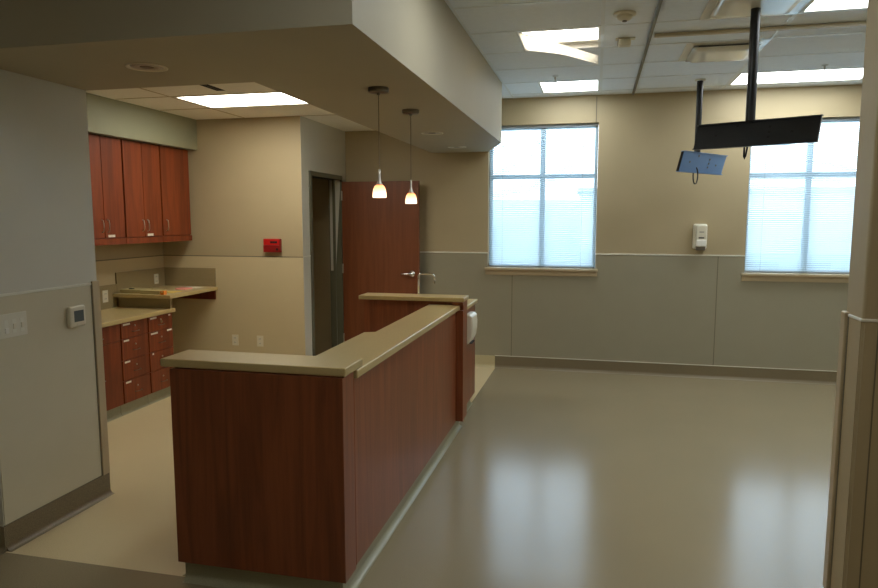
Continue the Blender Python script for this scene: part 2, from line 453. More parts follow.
# ------------------------------------------------------------------ ceilings with real openings
FX = {'open':(-.597,.001,4.965,5.55), 'far':(-.597,.001,6.795,7.375), 'r_far':(1.247,2.443,6.795,7.375), 'r_near':(1.247,2.443,4.355,4.935),
      'r_far2':(3.687,4.883,6.795,7.375), 'r_near2':(3.687,4.883,4.355,4.935), 'hall':(1.247,2.443,.695,1.275), 'hall2':(3.1,3.68,-1.7,-.5), 'mid':(-.597,.001,3.135,3.715), 'mid2':(-.597,.001,1.305,1.885), 'r3':(1.247,2.443,-1.745,-1.165)}
hall_holes = [FX[k] for k in FX]
struct('ceiling', MB().slab('Z', ZC, ZC+.02, -6.1, 6.6, -3.1, YF, hall_holes), 'tile', 'white lay-in tile ceiling of the open room', 'ceiling')
GX, GY = .009, 4.34
def grid(x0, x1, y0, y1, z, gx, gy, holes, w=.024, t=.004, clip=None):
    mb = MB()
    xs = [gx+1.22*k for k in range(-12,12) if x0 < gx+1.22*k < x1]
    ys = [gy+.61*k for k in range(-16,12) if y0 < gy+.61*k < y1]
    for x in xs:
        mb.box(x-w/2, x+w/2, y0, y1, z-t, z)
    for y in ys: mb.box(x0, x1, y-w/2, y+w/2, z-t*.8, z)
    mb.box(x0, x1, y0, y0+.02, z-t, z).box(x0, x1, y1-.02, y1, z-t, z).box(x0, x0+.02, y0, y1, z-t, z).box(x1-.02, x1, y0, y1, z-t, z)
    return mb
struct('trim_3', grid(-.939, 6.49, PY1+.002, YF-.001, ZC, GX, GY, None), 'tbar', 'white ceiling grid of the open room', 'ceiling grid')
struct('trim_4', grid(-5.99, 4.44, -2.99, 2.546, ZC, GX, GY, None), 'tbar', 'white ceiling grid of the near hall', 'ceiling grid')
KFX = (-3.518,-2.322,5.145,5.725)
SLOT = (-3.01,-2.93,4.74,5.0)
struct('ceiling_kitchen', MB().slab('Z', ZK, ZK+.02, XK, -1.861, 3.476, YK-.001, [KFX, SLOT]).slab('Z', ZK, ZK+.02, XR+.001, -1.861, YK, YF-.002), 'tile_k',
       'beige tile ceiling over the kitchenette', 'ceiling')
kg = MB()
for x in (-3.53, -2.31): kg.box(x-.008, x+.008, 3.50, YK-.001, ZK-.003, ZK)
for y in (3.91, 4.52, 5.13, 5.74): kg.box(-4.06, -1.862, y-.008, y+.008, ZK-.0025, ZK)
kg.box(XR+.001, -1.862, YK, YK+.012, ZK-.0025, ZK)
struct('trim_5', kg, 'tbar_k', 'ceiling grid of the kitchenette', 'ceiling grid')
sl = thing('slot_vent', 'small dark slot vent in the kitchenette ceiling', 'vent', (-2.97, 4.87, ZK))
obj('housing', MB().slab('Z', ZK+.0005, ZK+.06, SLOT[0]+.001, SLOT[1]-.001, SLOT[2]+.001, SLOT[3]-.001), 'dark', sl)
obj('blade', bx(SLOT[0]+.036, SLOT[0]+.040, SLOT[2]+.003, SLOT[3]-.003, ZK-.001, ZK+.0005), 'black', sl)

# curtain tracks
tag(obj('curtain_track', bx(.333, .357, PY1+.01, YF-.02, ZC-.022, ZC-.0045), 'dtrack', bevel=.003, origin=(.345,5,ZC)),
    'dark ceiling curtain track running towards the far wall', 'curtain track')
tag(obj('curtain_track', bx(.375, 6.45, 5.222, 5.262, ZC-.026, ZC-.0045), 'track', bevel=.003, origin=(3,5.24,ZC)),
    'beige ceiling curtain track running across the room above the mounts', 'curtain track')

# ------------------------------------------------------------------ light fixtures
def troffer(name, r, z, lens, label, group=None, tub=None):
    x0,x1,y0,y1 = r; e = .001
    t = thing(name, label, 'ceiling light', ((x0+x1)/2,(y0+y1)/2,z), group=group)
    h = MB()
    x0+=e; x1-=e; y0+=e; y1-=e
    h.box(x0,x1,y0,y1,z+.095,z+.10)
    for b_ in ((x0,x0+.004,y0,y1),(x1-.004,x1,y0,y1),(x0,x1,y0,y0+.004),(x0,x1,y1-.004,y1)): h.box(*b_, z+.0005, z+.095)
    obj('housing', h, 'fixt', t)
    f = MB().slab('Z', z-.003, z+.004, x0+.004, x1-.004, y0+.004, y1-.004, [(x0+.022,x1-.022,y0+.022,y1-.022)])
    obj('lens_frame', f, 'fixt', t)
    if lens: obj('diffuser', bx(x0+.018,x1-.018,y0+.018,y1-.018,z+.005,z+.009), lens, t)
    return t
troffer('ceiling_light', FX['far'], ZC, 'lamp', 'square lit ceiling light nearest the left window')
troffer('ceiling_light', FX['r_far'], ZC, 'lamp', 'long lit ceiling light above the right window')
troffer('ceiling_light', FX['r_near'], ZC, 'lamp', 'lit ceiling light at the top right corner by the wall end')
troffer('ceiling_light', FX['r_far2'], ZC, 'lamp', 'added lit ceiling light beyond the right window, out of view', group='hidden ceiling lights')  # this and the next fixture are unseen, added to light the room
troffer('ceiling_light', FX['r_near2'], ZC, 'lamp', 'added lit ceiling light beyond the right wall end, out of view', group='hidden ceiling lights')
troffer('ceiling_light', FX['hall'], ZC, 'lamp_h', 'added lit ceiling light of the near hall, out of view', group='hidden ceiling lights')
troffer('ceiling_light', KFX, ZK, 'lamp_k', 'bright lit ceiling light over the kitchenette')
for k_ in ('mid','mid2'): troffer('ceiling_light', FX[k_], ZC, 'lamp', 'square lit ceiling light above the camera, out of view', group='hidden ceiling lights')
troffer('ceiling_light', FX['r3'], ZC, 'lamp_h', 'added lit ceiling light of the near hall, out of view', group='hidden ceiling lights')  # this and the next fixture are unseen, added to light the hall
troffer('ceiling_light', FX['hall2'], ZC, 'lamp_h', 'added lit ceiling light of the near hall, out of view', group='hidden ceiling lights')
lt = troffer('ceiling_light', FX['open'], ZC, None, 'open ceiling light with its loose lens hanging down')
x0,x1,y0,y1 = FX['open']
for yy in (5.10, 5.26, 5.42):
    obj('lamp_tube', MB().tube([(x0+.02,yy,ZC+.065),(x1-.02,yy,ZC+.065)], .016, 12), 'tube', lt, smooth=True)
obj('ballast_cover', bx(x0+.02,x1-.02,y1-.10,y1-.01,ZC+.03,ZC+.094), 'fixt', lt, bevel=.006)
# loose lens: curved sheet hooked along the left edge, free end sagging down to the right
ln = MB(); NU, NV = 14, 10; vs=[]; 
for i in range(NU+1):
    u = i/NU
    xx = x0+.015 + u*.565
    yc = 5.25 - .0*u; hw = .272*(1-u)**1.3 + .055*u + .02*math.sin(PI*u)
    yc = 5.245 + .02*u
    zz = ZC - .005 - .185*u**1.1
    for j in range(NV+1):
        v = j/NV*2-1
        vs.append((xx, yc+v*hw, zz + .05*u*v*v))
fs=[(i*(NV+1)+j,(i+1)*(NV+1)+j,(i+1)*(NV+1)+j+1,i*(NV+1)+j+1) for i in range(NU) for j in range(NV)]
ln.add(vs, fs)
lens = obj('hanging_lens', ln, 'lens', lt, smooth=True)
md = lens.modifiers.new('thick','SOLIDIFY'); md.thickness = .003

# recessed downlights in the soffit
def downlight(x, y, label, r=.085):
    t = thing('downlight', label, 'downlight', (x,y,ZS), group='recessed downlights in the soffit')
    obj('trim_ring', MB().open_lathe([(r+.014,-.0005),(r+.014,-.004),(r+.004,-.006),(r,-.004),(r*.92,-.0008)], (x,y,ZS), 36), 'white', t, smooth=True)
    obj('reflector', MB().lathe([(0,-.0012),(r*.45,-.0012),(r*.55,-.0030),(r*.93,-.0012)], (x,y,ZS), 36), 'satin', t, smooth=True)
    obj('lamp', MB().lathe([(0,-.0035),(r*.32,-.0030),(r*.40,-.0014)], (x,y,ZS), 24), 'grey_pl', t, smooth=True)
downlight(-2.198, 3.015, 'unlit recessed downlight in the soffit nearest the left wall')
downlight(-1.43, 5.85, 'recessed downlight in the soffit just beyond the pendants')
downlight(-1.45, 7.03, 'recessed downlight in the soffit closest to the left window')

# pendants
def pendant(x, y, z0, label, top):
    t = thing('pendant_lamp', label, 'pendant lamp', (x,y,ZS), group='pendant lamps above the counter')
    obj('canopy', MB().lathe([(0,0),(.060,0),(.060,-.018),(.055,-.026),(.012,-.030),(.008,-.040),(0,-.040)], (x,y,ZS-.0005), 32), 'satin_d', t, smooth=False)
    obj('cord', MB().tube([(x,y,ZS-.04),(x,y,z0+.16)], .0022, 8), 'cord', t)
    obj('stem', MB().lathe([(0,.165),(.006,.165),(.006,.125),(.008,.105),(.013,.088),(.018,.078),(.018,.070),(0,.070)], (x,y,z0), 20), 'satin', t, smooth=True)
    prof = [(q[0]*.88,q[1]) for q in [(.046,0),(.0465,.012),(.045,.03),(.041,.048),(.034,.063),(.025,.072),(.016,.075),(.015,.072),(.023,.068),(.031,.060),(.038,.046),(.042,.03),(.0435,.012),(.043,0),(.046,0)]]
    obj('lamp_shade', MB().open_lathe(prof, (x,y,z0), 32), 'shade', t, smooth=True)
    obj('bulb', MB().lathe([(0,.015),(.012,.02),(.016,.035),(.012,.052),(.006,.06),(0,.06)], (x,y,z0), 16), 'bulb', t, smooth=True)
M['bulb'] = emit('pendant_bulb', (1,.72,.42), 14)
pendant(-1.245, 3.79, 1.842, 'nearer of the two small glowing pendant lamps', 0)
pendant(-1.275, 4.59, 1.824, 'farther of the two small glowing pendant lamps', 0)

# sprinklers
def sprinkler(x, y, label):
    t = thing('sprinkler', label, 'sprinkler', (x,y,ZC))
    obj('escutcheon', MB().lathe([(0,-.001),(.030,-.001),(.022,-.010),(0,-.010)], (x,y,ZC), 20), 'tbar', t, smooth=True)
    obj('body', MB().lathe([(0,-.010),(.009,-.010),(.009,-.030),(.004,-.034),(.004,-.052),(0,-.052)], (x,y,ZC), 12), 'satin', t)
    obj('deflector', MB().lathe([(0,-.052),(.022,-.052),(.022,-.055),(0,-.055)], (x,y,ZC), 16), 'dtrack', t)
sprinkler(-.41, 6.54, 'pendent ceiling sprinkler in front of the square light')
sprinkler(1.90, 6.62, 'pendent ceiling sprinkler in front of the long right light')

# smoke detector / sensor
t = thing('smoke_detector', 'round white smoke detector on the ceiling nearest the top edge', 'smoke detector', (.146,4.69,ZC))
obj('base_ring', MB().lathe([(0,-.001),(.072,-.001),(.072,-.012),(.06,-.016),(0,-.016)], (.146,4.69,ZC), 32), 'white', t, smooth=False)
obj('chamber', MB().lathe([(0,-.016),(.05,-.016),(.046,-.034),(.030,-.046),(0,-.048)], (.146,4.69,ZC), 28), 'white', t, smooth=True)
obj('sensor_opening', MB().lathe([(0,-.048),(.016,-.048),(.014,-.054),(0,-.055)], (.146,4.69,ZC), 16), 'grey_pl', t)
t = thing('ceiling_strobe', 'white boxy alarm device on the ceiling behind the smoke detector', 'alarm', (.175,5.31,ZC))
obj('base_plate', bx(.105,.245,5.28,5.34,ZC-.012,ZC-.0045), 'white', t, bevel=.002)
obj('body', bx(.125,.215,5.275,5.345,ZC-.062,ZC-.012), 'white', t, bevel=.012, seg=3)
obj('side_tab', bx(.118,.126,5.29,5.33,ZC-.05,ZC-.012), 'grey_pl', t)

# plaque diffusers
def diffuser(x0, y0, label, drop, mat='gloss'):
    s = .594; t = thing('air_diffuser', label, 'air diffuser', (x0+s/2,y0+s/2,ZC))
    x1, y1 = x0+s, y0+s; z = ZC-.005
    rim = MB()
    for (a0,a1,b0,b1,c0,c1,d0,d1) in ((x0,y0,x1,y0,x1-.07,y0+.07,x0+.07,y0+.07),(x1,y0,x1,y1,x1-.07,y1-.07,x1-.07,y0+.07),
                                       (x1,y1,x0,y1,x0+.07,y1-.07,x1-.07,y1-.07),(x0,y1,x0,y0,x0+.07,y0+.07,x0+.07,y1-.07)):
        rim.add([(a0,a1,z),(b0,b1,z),(c0,c1,z-drop*.12),(d0,d1,z-drop*.12)], [(0,1,2,3)])
    obj('frame', rim, mat, t)
    obj('neck', bx(x0+.10,x1-.10,y0+.10,y1-.10,z-drop*.55,z-.0005), 'dark', t)
    n = 10; pl = MB(); vs = []
    for i in range(n+1):
        for j in range(n+1):
            u, v = i/n*2-1, j/n*2-1
            rr = max(abs(u),abs(v))
            vs.append((x0+s/2+u*(s/2-.055), y0+s/2+v*(s/2-.055), z-drop+ .022*max(0,(rr-.7)/.3)**2))
    pl.add(vs, [(i*(n+1)+j,(i+1)*(n+1)+j,(i+1)*(n+1)+j+1,i*(n+1)+j+1) for i in range(n) for j in range(n)])
    o = obj('plaque', pl, mat, t, smooth=True)
    o.modifiers.new('t','SOLIDIFY').thickness = .003
    return t
diffuser(.635, 5.57, 'glossy white ceiling air diffuser with a dark slot beside the mount pole', .042)
diffuser(.635, 4.35, 'shiny white ceiling air diffuser at the top edge around the nearer mount pole', .03)

# ------------------------------------------------------------------ windows and blinds
def window(n, W, label, blabel):
    x0,x1,z0,z1 = W; xm = (x0+x1)/2; zm = 2.195 if n == 1 else 2.168; yf = YF+.11
    w = struct_empty('window_%d' % n, label, 'window', (xm, yf, z0))
    fw = .035
    f = MB().slab('Y', yf, yf+.05, x0+.001, x1-.001, z0+.001, z1-.001,
                  [(x0+fw,xm-.028,z0+fw,zm-.025),(xm+.028,x1-fw,z0+fw,zm-.025),(x0+fw,xm-.028,zm+.025,z1-fw),(xm+.028,x1-fw,zm+.025,z1-fw)])
    obj('window_frame', f, 'alu', w)
    for a,b_,c,d_ in ((x0+fw,xm-.028,z0+fw,zm-.025),(xm+.028,x1-fw,z0+fw,zm-.025),(x0+fw,xm-.028,zm+.025,z1-fw),(xm+.028,x1-fw,zm+.025,z1-fw)):
        obj('glass_pane', bx(a,b_,yf+.022,yf+.028,c,d_), 'glass', w)
    s = struct('trim_%d' % (5+n), bx(x0-.03, x1+.03, YF-.05, YF+.105, z0-.028, z0-.001), 'sill', 'beige sill under %s' % label, 'window sill', bevel=.004)
    obj('apron', bx(x0-.025, x1+.025, YF-.018, YF-.0065, z0-.085, z0-.0285), 'sill', s, bevel=.002)
    # blind
    b = thing('venetian_blind', blabel, 'window blind', (xm, YF+.05, z0))
    obj('head_rail', bx(x0+.006, x1-.006, YF+.035, YF+.065, z1-.032, z1-.002), 'rail', b, bevel=.002)
    obj('bottom_rail', bx(x0+.008, x1-.008, YF+.038, YF+.062, z0+.004, z0+.018), 'rail', b, bevel=.003)
    sm = MB(); z = z0+.032; tilt = math.radians(44); k = 0
    while z < z1-.04:
        vs = []
        for xx in (x0+.010, x1-.010):
            for q in range(4):
                u = q/3*2-1
                yy = YF+.05 + u*.0125*math.cos(tilt); zz = z + u*.0125*math.sin(tilt) + .0018*(1-u*u)
                vs.append((xx,yy,zz))
        sm.add(vs, [(q,q+1,5+q,4+q) for q in range(3)])
        z += .0215; k += 1
    obj('slats', sm, 'slat', b, smooth=True)
    for cx in (x0+.16, x1-.16):
        obj('ladder_cord', MB().tube([(cx,YF+.0365,z0+.012),(cx,YF+.0365,z1-.02)], .0013, 5), 'rail', b)
    return b
window(1, W1, 'four-pane window at the end of the soffit', 'venetian blind in the left window by the soffit')
window(2, W2, 'four-pane window behind the ceiling mounts', 'venetian blind in the right window behind the ceiling mounts')

window(3, W3, 'added four-pane window, unseen beyond the right wall end', 'venetian blind in the added unseen window beyond the right wall end')
# outside
gm = struct('ground_outside', bx(-60, 90, 12, 140, -5.2, -5.0), 'ground')
t = thing('neighbouring_building', 'pale flat-roofed building seen through the blinds', 'building', (12,42,-5))
obj('wall', bx(-1, 40, 42, 60, -5, -.35), 'build2', t)
obj('upper_wall', bx(-1, 40, 42.6, 60, -.35, 3.3), 'build1', t)
obj('roof_edge', bx(-1.2, 40.2, 42.3, 60.2, 3.3, 3.55), 'build2', t)
for k in range(14): obj('window', bx(.5+k*2.7, 2.2+k*2.7, 41.95, 42.0, -2.6, -.8), 'oglass', t)
t = thing('distant_building', 'far low pale building seen through the left window', 'building', (-14,70,-5))
obj('wall', bx(-15, -1.3, 62, 75, -5, 3.4), 'build1', t)
obj('lower_wing', bx(-26, -9.5, 60, 72, -5, 1.2), 'build2', t)

# ------------------------------------------------------------------ reception desk
rd = thing('reception_desk', 'cherry laminate reception desk with pale stone-look tops', 'reception desk', (-1.4, 3.6, 0))
fx0, fx1 = -1.893, -1.048
obj('front_panel', bx(fx0, fx1-.004, 2.655, 2.79, .10, 1.034), 'cherry_d', rd, bevel=.002)
obj('corner_strip', bx(fx1-.0035, fx1, 2.655, 2.790, .10, 1.034), 'cherry', rd)
obj('end_groove', bx(-1.20, -1.075, 2.7905, 2.8155, .10, .997), 'gap', rd)
obj('side_panel', bx(-1.25, -1.056, 2.816, 5.10, .10, .997), 'cherry', rd, bevel=.002)
obj('post_groove', bx(-1.25, -1.072, 5.101, 5.128, .10, .997), 'cab_d', rd)
wing = MB().box(-1.845, -1.010, 5.175, 5.33, .10, 1.064).box(-1.09, -1.004, 5.129, 5.175, .10, .9965)
obj('wing_panel', wing, 'cherry', rd, bevel=.002)
obj('post_cap', bx(-1.09,-1.005,5.129,5.1745,1.0385,1.064), 'cherry', rd)
# toe kick with coved foot
def toe(p0, p1, nrm, mat='base_g', name='toe_kick', parent=rd, h=.10): return cove(p0, p1, nrm, h=h-.001, mat=mat, name=name, parent=parent)
obj('plinth', MB().box(fx0+.02, -1.085, 2.69, 2.80, 0, .099).box(-1.24, -1.085, 2.80, 5.33, 0, .099).box(-1.84, -1.085, 5.2, 5.31, 0, .099), 'base_g', rd)
toe((fx0+.02, 2.689), (-1.085, 2.689), (0,-1)); toe((-1.084, 2.689), (-1.084, 5.33), (1,0))
obj('foot_cove', MB().extrude([(0,0),(0,.099),(.008,.099),(.010,.03),(.02,.01),(.035,.0015),(.035,0)], (fx0+.019,2.80), (fx0+.019,2.705), (-1,0)), 'base_c', rd)
# inner desk surface and backs behind the panels
obj('work_surface', bx(-1.85, -1.255, 2.81, 5.10, .72, .75), 'solid', rd, bevel=.004)
obj('desk_support', bx(-1.80, -1.26, 3.9, 3.93, 0, .72), 'cab', rd)

tops = []
tag(obj('countertop', bx(-1.95, -1.040, 2.668, 2.895, 1.0375, 1.076), 'solid', bevel=.006, seg=3, origin=(-1.5,2.78,1.0375)),
    'short raised stone-look countertop on the near end of the desk', 'countertop')
sp = MB()
sp.prism([(-1.355,2.81),(-1.036,2.81),(-1.036,5.172),(-1.292,5.172),(-1.292,3.82),(-1.355,3.79)], 0.9975, 1.037)
tag(obj('countertop', sp, 'solid', bevel=.006, seg=3, origin=(-1.2,4,1.0)),
    'long narrow stone-look countertop along the side of the desk', 'countertop')
tag(obj('countertop', bx(-1.875, -.998, 5.13, 5.345, 1.0655, 1.098), 'solid', bevel=.006, seg=3, origin=(-1.45,5.24,1.0655)),
    'raised stone-look ledge crossing the far end of the desk', 'countertop')

# sink cabinet behind the wing
sc_ = thing('sink_cabinet', 'cherry sink cabinet behind the crossing ledge', 'cabinet', (-1.48,5.7,0))
obj('carcass', bx(-1.86, -1.070, 5.35, 6.05, .10, .945), 'cherry', sc_, bevel=.002)
obj('plinth', bx(-1.83, -1.125, 5.36, 6.04, 0, .099), 'base_g', sc_)
cove((-1.124, 5.36), (-1.124, 6.04), (1,0), h=.099, mat='base_g', name='toe_kick', parent=sc_)
tp = thing('sink_counter', 'stone-look counter with a sink behind the ledge', 'countertop', (-1.48,5.7,.945))
obj('top_slab', MB().slab('Z', .9455, .980, -1.90, -1.052, 5.35, 6.07, [(-1.78,-1.28,5.46,5.84)]), 'solid', tp, bevel=.004)
obj('basin', MB().slab('Z', .9458, .9478, -1.779,-1.281,5.461,5.839), 'satin', tp)
fa = thing('faucet', 'chrome gooseneck faucet standing behind the ledge', 'faucet', (-1.585,5.95,.98))
fy = 5.95
pts = [(-1.585,fy,.995),(-1.585,fy,1.19)]
for i in range(1,6):
    a = PI/2*i/5; pts.append((-1.585+.022*(1-math.cos(a)), fy, 1.19+.022*math.sin(a)))
pts += [(-1.48,fy,1.214),(-1.465,fy,1.213)]
for i in range(1,6):
    a = PI/2*i/5; pts.append((-1.465+.03*math.sin(a), fy, 1.183+.03*math.cos(a)))
pts.append((-1.435,fy,1.155))
obj('spout', MB().tube(pts, .0095, 12), 'chrome', fa, smooth=True)
obj('aerator', MB().lathe([(0,0),(.011,0),(.011,.028),(0,.028)], (-1.435,fy,1.128), 14), 'chrome', fa)
obj('base_flange', MB().lathe([(0,0),(.026,0),(.022,.014),(.012,.02),(0,.02)], (-1.585,fy,.9805), 20), 'chrome', fa, smooth=True)
obj('handle', MB().tube([(-1.645,fy,1.0),(-1.645,fy,1.012),(-1.68,fy-.02,1.016)], .008, 10).lathe([(0,0),(.02,0),(.016,.02),(0,.02)], (-1.645,fy,.9805), 16), 'chrome', fa, smooth=True)

# dispenser hung on the cabinet side
def rounded_slab(x0,x1,y0,y1,z0,z1): return bx(x0,x1,y0,y1,z0,z1)
dp = thing('glove_dispenser', 'white rounded dispenser hanging on the end of the sink cabinet', 'dispenser', (-1.09,5.62,.66))
prof = [(0,.0),(.035,.02),(.060,.07),(.070,.13),(.072,.19),(.066,.245),(.052,.265),(0,.27)]
mb = MB(); n = len(prof); vs=[]
for y in (5.52, 5.76): vs += [(-1.069+o, y, .640+z) for o,z in prof]
mb.add(vs, [tuple(range(n)), tuple(range(n,2*n))[::-1]]+[(i,n+i,n+(i+1)%n,(i+1)%n) for i in range(n)])
obj('cover', mb, 'white', dp, bevel=.014, seg=4, smooth=False)
obj('outlet_slot', bx(-1.035,-1.015,5.57,5.71,.652,.660), 'dark', dp)

# ------------------------------------------------------------------ kitchen base cabinets
FXB = -3.98
def handle_bar(parent, x, y, z, L=.07, vertical=False, proj=.022, r=.004, arch=False, mat='satin'):
    if vertical: pts = [(x,y,z-L/2),(x+proj*.8,y,z-L/2+.008),(x+proj,y,z-L*.2),(x+proj,y,z+L*.2),(x+proj*.8,y,z+L/2-.008),(x,y,z+L/2)]
    else: pts = [(x,y-L/2,z),(x+proj*.8,y-L/2+.006,z),(x+proj,y-L/4,z),(x+proj,y+L/4,z),(x+proj*.8,y+L/2-.006,z),(x,y+L/2,z)]
    h = obj('handle', MB().tube(pts, r, 8), mat, parent, smooth=True); return h
def base_unit(y0, y1, heights, label, doorlast=False, labels=()):
    t = thing('base_cabinet', label, 'cabinet', ((XK+FXB)/2, (y0+y1)/2, 0))
    obj('carcass', bx(XK+.012, FXB-.021, y0+.001, y1-.001, .10, .8235), 'cab_d', t)
    obj('plinth', bx(XK+.02, FXB-.05, y0+.001, y1-.001, 0, .0995), 'base_g', t)
    cove((FXB-.049, y0+.001), (FXB-.049, y1-.001), (1,0), h=.099, mat='base_g', name='toe_kick', parent=t, R=.022)
    z = .818; H_ = .818-.104; k = 0
    for fr, typ in heights:
        zz = z - fr*H_
        d = obj('door' if typ=='door' else 'drawer', bx(FXB-.020, FXB, y0+.006, y1-.006, zz+.0025, z-.0025), 'cab', t, bevel=.0015)
        cy, cz = (y0+y1)/2, (z+zz)/2
        handle_bar(d, FXB, cy, cz-.018, .085, r=.0032, mat='satin_d')
        obj('lock', MB().lathe([(0,0),(.008,0),(.008,.005),(0,.006)], (FXB,cy,cz+.030), 12, 'X'), 'satin', d)
        for (ly, lw) in (labels[k] if k < len(labels) else ()):
            obj('paper_label', bx(FXB+.0003, FXB+.0012, y0+ly, y0+ly+lw, z-.026, z-.010), 'paper', d)
        if typ == 'keys':
            obj('key', MB().lathe([(0,0),(.014,0),(.014,.003),(0,.003)], (FXB+.006,cy,cz+.008), 12, 'X'), 'chrome', d)
        z = zz; k += 1
    return t
base_unit(4.40, 4.935, [(.21,''),(.79,'door')], 'cherry base cabinet beside the wall end, drawer over a door')
base_unit(4.937, 5.302, [(.20,''),(.265,''),(.255,''),(.28,'')], 'middle cherry base cabinet with four labelled drawers', labels=[[(.03,.09)],[(.03,.07)],[(.03,.07)],[(.03,.07)]])
base_unit(5.304, 5.668, [(.20,'keys'),(.265,''),(.255,''),(.28,'')], 'far cherry base cabinet with four drawers at the knee space', labels=[[(.03,.09),(.30,.03)],[(.03,.10),(.27,.07)],[(.04,.02)],[]])
base_unit(3.86, 4.398, [(.21,''),(.79,'door')], 'cherry base cabinet hidden behind the wall end')
tag(obj('countertop', bx(XK+.006, -3.945, 3.86, 5.672, .824, .862), 'solid', bevel=.006, seg=3, origin=(-4.2,4.8,.824)),
    'lower stone-look countertop on the kitchen drawers', 'countertop')
rt = thing('raised_countertop', 'raised stone-look corner shelf counter over the knee space', 'countertop', (-4.2,5.9,.965))
obj('top_slab', bx(XK+.0205, -3.90, 5.53, YK-.008, .965, 1.0), 'solid', rt, bevel=.005, seg=3)
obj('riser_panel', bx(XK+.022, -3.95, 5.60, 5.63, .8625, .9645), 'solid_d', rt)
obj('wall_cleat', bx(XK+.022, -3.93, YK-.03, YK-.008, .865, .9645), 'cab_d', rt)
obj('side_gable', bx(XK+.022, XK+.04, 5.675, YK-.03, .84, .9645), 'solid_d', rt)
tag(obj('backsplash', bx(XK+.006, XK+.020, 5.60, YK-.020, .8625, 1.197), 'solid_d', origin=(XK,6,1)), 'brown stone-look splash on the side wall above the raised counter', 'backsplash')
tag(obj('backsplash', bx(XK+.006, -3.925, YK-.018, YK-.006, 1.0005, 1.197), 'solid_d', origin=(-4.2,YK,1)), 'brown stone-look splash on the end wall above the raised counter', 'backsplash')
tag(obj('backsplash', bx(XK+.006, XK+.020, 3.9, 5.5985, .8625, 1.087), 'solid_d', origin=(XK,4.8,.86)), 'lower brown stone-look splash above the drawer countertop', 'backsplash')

# upper cabinets
FU = -4.16
def door_(parent, y0, y1, hside=None, z0=1.552, z1=2.425):
    d = obj('door', bx(FU-.020, FU, y0+.003, y1-.003, z0, z1), 'cab', parent, bevel=.0015)
    if hside is not None:
        handle_bar(d, FU, hside, 1.655, .11, vertical=True)
    return d
def upper(y0, y1, n, label, sticker=None):
    t = thing('wall_cabinet', label, 'cabinet', (FU-.18,(y0+y1)/2,1.49))
    obj('carcass', bx(XK+.006, FU-.021, y0+.001, y1-.001, 1.49, 2.4315), 'cab_d', t)
    obj('light_rail', bx(FU-.0205, FU+.002, y0+.001, y1-.001, 1.49, 1.545), 'cab', t)
    if n == 2:
        ym = (y0+y1)/2
        door_(t, y0+.006, ym, ym-.035)
        d = door_(t, ym, y1-.006, ym+.035)
    else:
        d = door_(t, y0+.006, y1-.01, y0+.06)
    if sticker: obj('paper_label', bx(FU+.0003, FU+.0012, sticker, sticker+.085, 1.556, 1.578), 'paper', d)
    return t
upper(4.765, 5.298, 2, 'cherry wall cabinet pair of doors nearest the wall end', 5.07)
upper(5.300, 5.835, 2, 'middle cherry wall cabinet with two doors', 5.60)
upper(5.837, 6.32, 1, 'single-door cherry wall cabinet next to the end wall')
upper(4.23, 4.763, 2, 'cherry wall cabinet hidden behind the wall end')

# things on the raised counter
zt = 1.0005
t = thing('paper_tray', 'long beige desk tray on the raised counter nearer the splash', 'tray', (-4.38,5.72,zt))
obj('tray_body', bx(-4.50,-4.26,5.60,5.78,zt,zt+.035), 'traym', t, bevel=.005)
obj('clip', bx(-4.43,-4.39,5.64,5.67,zt+.035,zt+.042), 'dark', t)
t = tag(obj('paper_tray', bx(-4.25,-4.03,5.56,5.68,zt,zt+.035), 'traym', bevel=.005, origin=(-4.12,5.6,zt)), 'beige desk tray on the raised counter beside the yellow envelope', 'tray')
tag(obj('envelope', bx(-4.14,-3.99,5.70,5.86,zt,zt+.004), 'yellow', origin=(-4.1,5.78,zt)), 'yellow envelope lying on the raised counter', 'envelope')
t = thing('card_box', 'small orange card box on the raised counter', 'box', (-3.995,5.56,zt))
obj('box_body', bx(-4.015,-3.975,5.545,5.59,zt,zt+.036), 'orange', t, bevel=.002)
obj('box_window', bx(-4.003,-3.988,5.5442,5.5449,zt+.018,zt+.032), 'yellow', t)
tag(obj('paper_slip', bx(-4.17,-4.05,6.00,6.12,zt,zt+.012), 'pink', origin=(-4.1,6.06,zt)), 'pink paper pad on the raised counter', 'paper')
tag(obj('paper_sheet', bx(-4.20,-4.02,6.14,6.28,zt,zt+.003), 'paper', origin=(-4.1,6.2,zt)), 'white paper sheet on the raised counter behind the pink pad', 'paper')

# ------------------------------------------------------------------ wall devices
def outlet(c, n, label, w=.072, h=.115, mat='white'):
    """c centre on the wall, n outward normal ('+X' or '-Y')"""
    x,y,z = c; t = thing('wall_outlet', label, 'outlet', c)
    def B(u0,u1,z0,z1,d0,d1):
        return bx(x+d0,x+d1,y+u0,y+u1,z+z0,z+z1) if n=='+X' else bx(x+u0,x+u1,y-d1,y-d0,z+z0,z+z1)
    obj('cover_plate', B(-w/2,w/2,-h/2,h/2,.0003,.006), mat, t, bevel=.002)
    for s_ in (-1,1):
        sk = obj('socket', B(-.017,.017,s_*.024-.014,s_*.024+.014,.006,.008), 'plate', t)
        m_ = B(-.009,-.006,s_*.024-.006,s_*.024+.006,.008,.0084); m2 = B(.006,.009,s_*.024-.006,s_*.024+.006,.008,.0084)
        m_.add(m2.v, m2.f); obj('slots', m_, 'dark', sk)
    return t
outlet((-3.72,YK-.004,.432), '-Y', 'left of the two low outlets on the kitchen end wall')
outlet((-3.43,YK-.004,.432), '-Y', 'right of the two low outlets on the kitchen end wall')
outlet((XK+.020,5.43,.985), '+X', 'white outlet on the backsplash above the lower countertop')
outlet((XK+.020,6.20,1.085), '+X', 'outlet on the backsplash above the raised counter', w=.07, h=.105)

